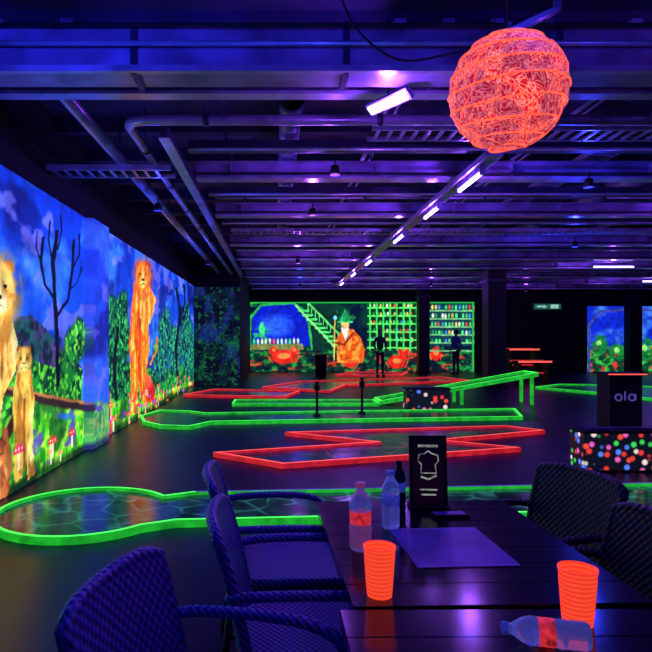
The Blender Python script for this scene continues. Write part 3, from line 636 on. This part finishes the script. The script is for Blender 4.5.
def table(loc,rot,w=.8,d=1.0):
    b=MB(); np_=7; pw=d/np_
    for i in range(np_): b.bb(-w/2,w/2,-d/2+i*pw+.0012,-d/2+(i+1)*pw-.0012,.715,.75,WOOD)
    b.bb(-w/2+.02,w/2-.02,-d/2+.02,d/2-.02,.70,.716,BLACK)
    for s in(-1,1):
        b.bb(-.03,.03,s*.28-.03,s*.28+.03,.03,.70,STEELD); b.bb(-.25,.25,s*.28-.03,s*.28+.03,0,.03,STEELD)
    b.bb(-.02,.02,-.28,.28,.3,.34,STEELD)
    return b.build('dining_table',loc,(0,0,rot),bevel=.002)
table((.587,2.068,0),math.radians(1.8),.8,1.0)
table((.58,1.045,0),math.radians(0.5),.82,1.0)
TT=.7505
def cup(loc,h=.135,r=.043):
    b=MB()
    prof=[(0,.004),(r*.74,.004),(r*.76,0),(r*.78,.004)]+[(r*(.78+.22*(z/h)),z) for z in np.linspace(.01,h-.008,14)]+[(r*1.03,h-.006),(r*1.03,h),(r*.97,h),(r*.95,h-.01),(r*.78,.02),(r*.74,.008),(0,.008)]
    b.lathe(prof,ORANGE,64,rmod=lambda a,z:1+(.02*math.cos(16*a) if .015<z<h-.025 else 0))
    return b.build('plastic_cup',loc)
cup((.283,1.625,TT)); cup((.739,1.465,TT),.137,.0445)
PET=mat('clear_pet_plastic',(.45,.5,.95),.12,trans=.8,noise=.1,emis=(.05,.06,.3),es=.3)
LBLO=mat('orange_label',(.8,.08,.08),.5,emis=s2l((215,45,55)),es=.65,noise=.7,scale=60)
LBLB=mat('blue_label',(.15,.2,.8),.5,emis=s2l((50,60,170)),es=.4,noise=.6,scale=50)
LIQ=mat('orange_drink',(.6,.08,.05),.3,emis=s2l((160,35,50)),es=.35,noise=.3,scale=20)
DGL=mat('dark_glass',(.02,.03,.05),.08,noise=.1)
CAPB=mat('bottle_cap_plastic',(.6,.3,.5),.4,emis=s2l((150,60,110)),es=.4)
def bottle(name,loc,h,r,label,cap,body=PET,rot=(0,0,0),liq=None):
    b=MB(); s=h/.22
    prof=[(0,.006),(r*.5,.004),(r*.85,0),(r,.012*s),(r*.97,.03*s),(r,.04*s),(r*.95,.05*s),(r,.06*s),(r,.075*s),(r*.93,.085*s),(r*.93,.13*s),(r,.138*s),(r*.98,.15*s),(r*.8,.17*s),(r*.5,.188*s),(r*.36,.198*s),(r*.36,.205*s),(r*.42,.206*s),(r*.42,.209*s)]
    b.lathe(prof,body,32)
    b.lathe([(r*.96,.087*s),(r*.965,.09*s),(r*.965,.125*s),(r*.96,.128*s)],label,32)
    b.lathe([(0,.204*s),(r*.44,.204*s),(r*.44,h-.002),(r*.4,h),(0,h)],cap,24,rmod=lambda a,z:1+.03*math.cos(20*a))
    if liq: b.lathe([(0,.01),(r*.9,.012),(r*.9,.08*s),(0,.08*s)],liq,24)
    return b.build(name,loc,rot)
bottle('soda_bottle',(.282,1.98,TT),.22,.037,LBLO,CAPB,liq=LIQ)
bottle('water_bottle',(.424,2.2,TT),.21,.033,LBLB,LBLB)
bottle('glass_bottle',(.50,2.42,TT),.2,.027,LBLB,BLACK,body=DGL)
bottle('fallen_soda_bottle',(.70,1.335,TT+.032),.185,.032,LBLO,LBLB,rot=(math.radians(-90),0,math.radians(76)))
PMAT=mat('placemat_vinyl',(.16,.09,.5),.4,noise=.3,scale=5)
b=MB(); b.bb(-.16,.16,-.185,.185,0,.003,PMAT)
b.bb(-.152,.152,-.177,-.173,.003,.0035,LAV);b.bb(-.152,.152,.173,.177,.003,.0035,LAV)
b.build('placemat',(.582,2.005,TT),(0,0,math.radians(3)))
WH=mat('menu_print',(.6,.6,.6),.5,emis=s2l((170,180,150)),es=.5,noise=.8,scale=40)
MEN=mat('menu_board',(.015,.015,.03),.3)
b=MB(); M=Matrix.Rotation(math.radians(-6),4,'X')
b.bb(-.07,.07,-.006,.006,.0,.285,MEN,M)
for s in(-1,1): b.bb(s*.07-.006,s*.07+.006,-.01,.01,0,.29,BLACK,M)
b.bb(-.076,.076,-.01,.01,.28,.292,BLACK,M); b.bb(-.08,.08,-.045,.045,0,.012,BLACK)
hatp=[(-.03,.14),(-.028,.175),(-.042,.19),(-.036,.215),(-.015,.218),(0,.23),(.018,.218),(.038,.213),(.042,.19),(.028,.173),(.032,.14)]
b.tube([M@Vector((x,-.008,z)) for x,z in hatp],.0025,WH,6,closed=True)
b.tube([M@Vector(p) for p in [(-.03,-.008,.125),(0,-.008,.115),(.032,-.008,.13)]],.004,WH,6)
b.bb(-.04,.04,-.0085,-.006,.245,.255,WH,M); b.bb(-.03,.03,-.0085,-.006,.05,.056,WH,M); b.bb(-.035,.035,-.0085,-.006,.07,.076,WH,M)
b.build('menu_stand',(.63,2.46,TT),(0,0,math.radians(-4)))
b=MB(); b.bb(-.07,.07,-.03,.03,0,.012,BLACK); b.bb(-.06,.06,-.022,.022,.012,.014,PMAT); b.build('coaster_tray',(.68,2.34,TT),(0,0,.1))

# ---------------------------------------------------------------- wicker chairs
WK=wicker_mat('wicker_blue_lit',(.012,.016,.09),(.13,.16,.78)); WK_SHADE=wicker_mat('wicker_shaded',(.002,.002,.006),(.010,.010,.03))  # same wicker twice: the dark copy has shade put into its colour
LEG=mat('chair_leg',(.02,.02,.06),.4)
def chair(loc,ang,W=WK):
    b=MB(); hw=.225; nz=16; ny=14; zt=.845
    def bx(y,z,off=0):
        t=(z-.40)/(zt-.40); return -.225-.10*t**1.2+.035*(abs(y)/hw)**2*(1) +off
    dz=lambda y,i: .028*(i/nz)**4*(abs(y)/hw)**6
    for off in (0,-.03):
        vs=[];fs=[]
        for i in range(nz+1):
            z0=.40+(zt-.40)*i/nz
            for j in range(ny+1):
                y=-hw+2*hw*j/ny
                vs.append((bx(y,z0,off),y*(1+.06*i/nz),z0-dz(y,i)))
        for i in range(nz):
            for j in range(ny):
                k=i*(ny+1)+j; q=(k,k+1,k+ny+2,k+ny+1); fs.append(q if off==0 else q[::-1])
        b.add(vs,fs,W,True)
    rim=[]
    for i in range(nz+1): z=.40+(zt-.40)*i/nz; rim.append((bx(-hw,z,-.015),-hw*(1+.06*i/nz),z-dz(hw,i)))
    for j in range(1,ny): y=-hw+2*hw*j/ny; rim.append((bx(y,zt,-.015),y*1.06,zt-dz(y,nz)))
    for i in range(nz,-1,-1): z=.40+(zt-.40)*i/nz; rim.append((bx(hw,z,-.015),hw*(1+.06*i/nz),z-dz(hw,i)))
    b.tube(rim,.019,W,10)
    sv=[];sf=[];n=8
    for i in range(n+1):
        for j in range(n+1):
            x=-.24+.48*i/n; y=-.245+.49*j/n; sv.append((x,y,.44-.012*math.cos((x)*6)*math.cos(y*6)))
    for i in range(n):
        for j in range(n): k=i*(n+1)+j; sf.append((k,k+n+1,k+n+2,k+1))
    b.add(sv,sf,W,True); b.bb(-.24,.24,-.245,.245,.36,.425,W)
    b.tube([(-.24,-.25,.43),(.22,-.25,.43),(.25,-.22,.43),(.25,.22,.43),(.22,.25,.43),(-.24,.25,.43)],.018,W,8)
    for s in(-1,1):
        b.tube(smooth([(-.275,s*.235,.64),(-.2,s*.262,.655),(0,s*.27,.66),(.15,s*.265,.65),(.225,s*.258,.61),(.24,s*.25,.52),(.235,s*.24,.40)],5),.021,W,10,flat=.75)
        b.tube([(.225,s*.225,.40),(.235,s*.235,0.0)],[.02,.014],LEG,10); b.tube([(-.22,s*.225,.40),(-.27,s*.235,0.0)],[.02,.014],LEG,10)
        b.tube([(.228,s*.23,.2),(-.245,s*.23,.2)],.009,LEG,8)
    return b.build('wicker_armchair',loc,(0,0,ang))
chair((-.10,1.44,0),math.radians(-14)); chair((.03,2.74,0),math.radians(4)); chair((.12,2.1,0),math.radians(2))
chair((1.06,2.58,0),math.radians(197),WK_SHADE); chair((.97,1.95,0),math.radians(184),WK_SHADE)

# ---------------------------------------------------------------- world + camera
w=bpy.data.worlds.new('World'); bpy.context.scene.world=w; w.use_nodes=True
w.node_tree.nodes['Background'].inputs[0].default_value=(.05,.04,.5,1); w.node_tree.nodes['Background'].inputs[1].default_value=.3
cam=bpy.data.cameras.new('camera'); co=bpy.data.objects.new('camera',cam); bpy.context.collection.objects.link(co)
co.location=(0,0,H); co.rotation_euler=(math.pi/2,0,0); cam.sensor_width=36; cam.lens=FP/652*36; cam.shift_x=51/652; cam.shift_y=11/652; cam.clip_start=.05
bpy.context.scene.camera=co
bpy.context.scene.view_settings.view_transform='Standard'
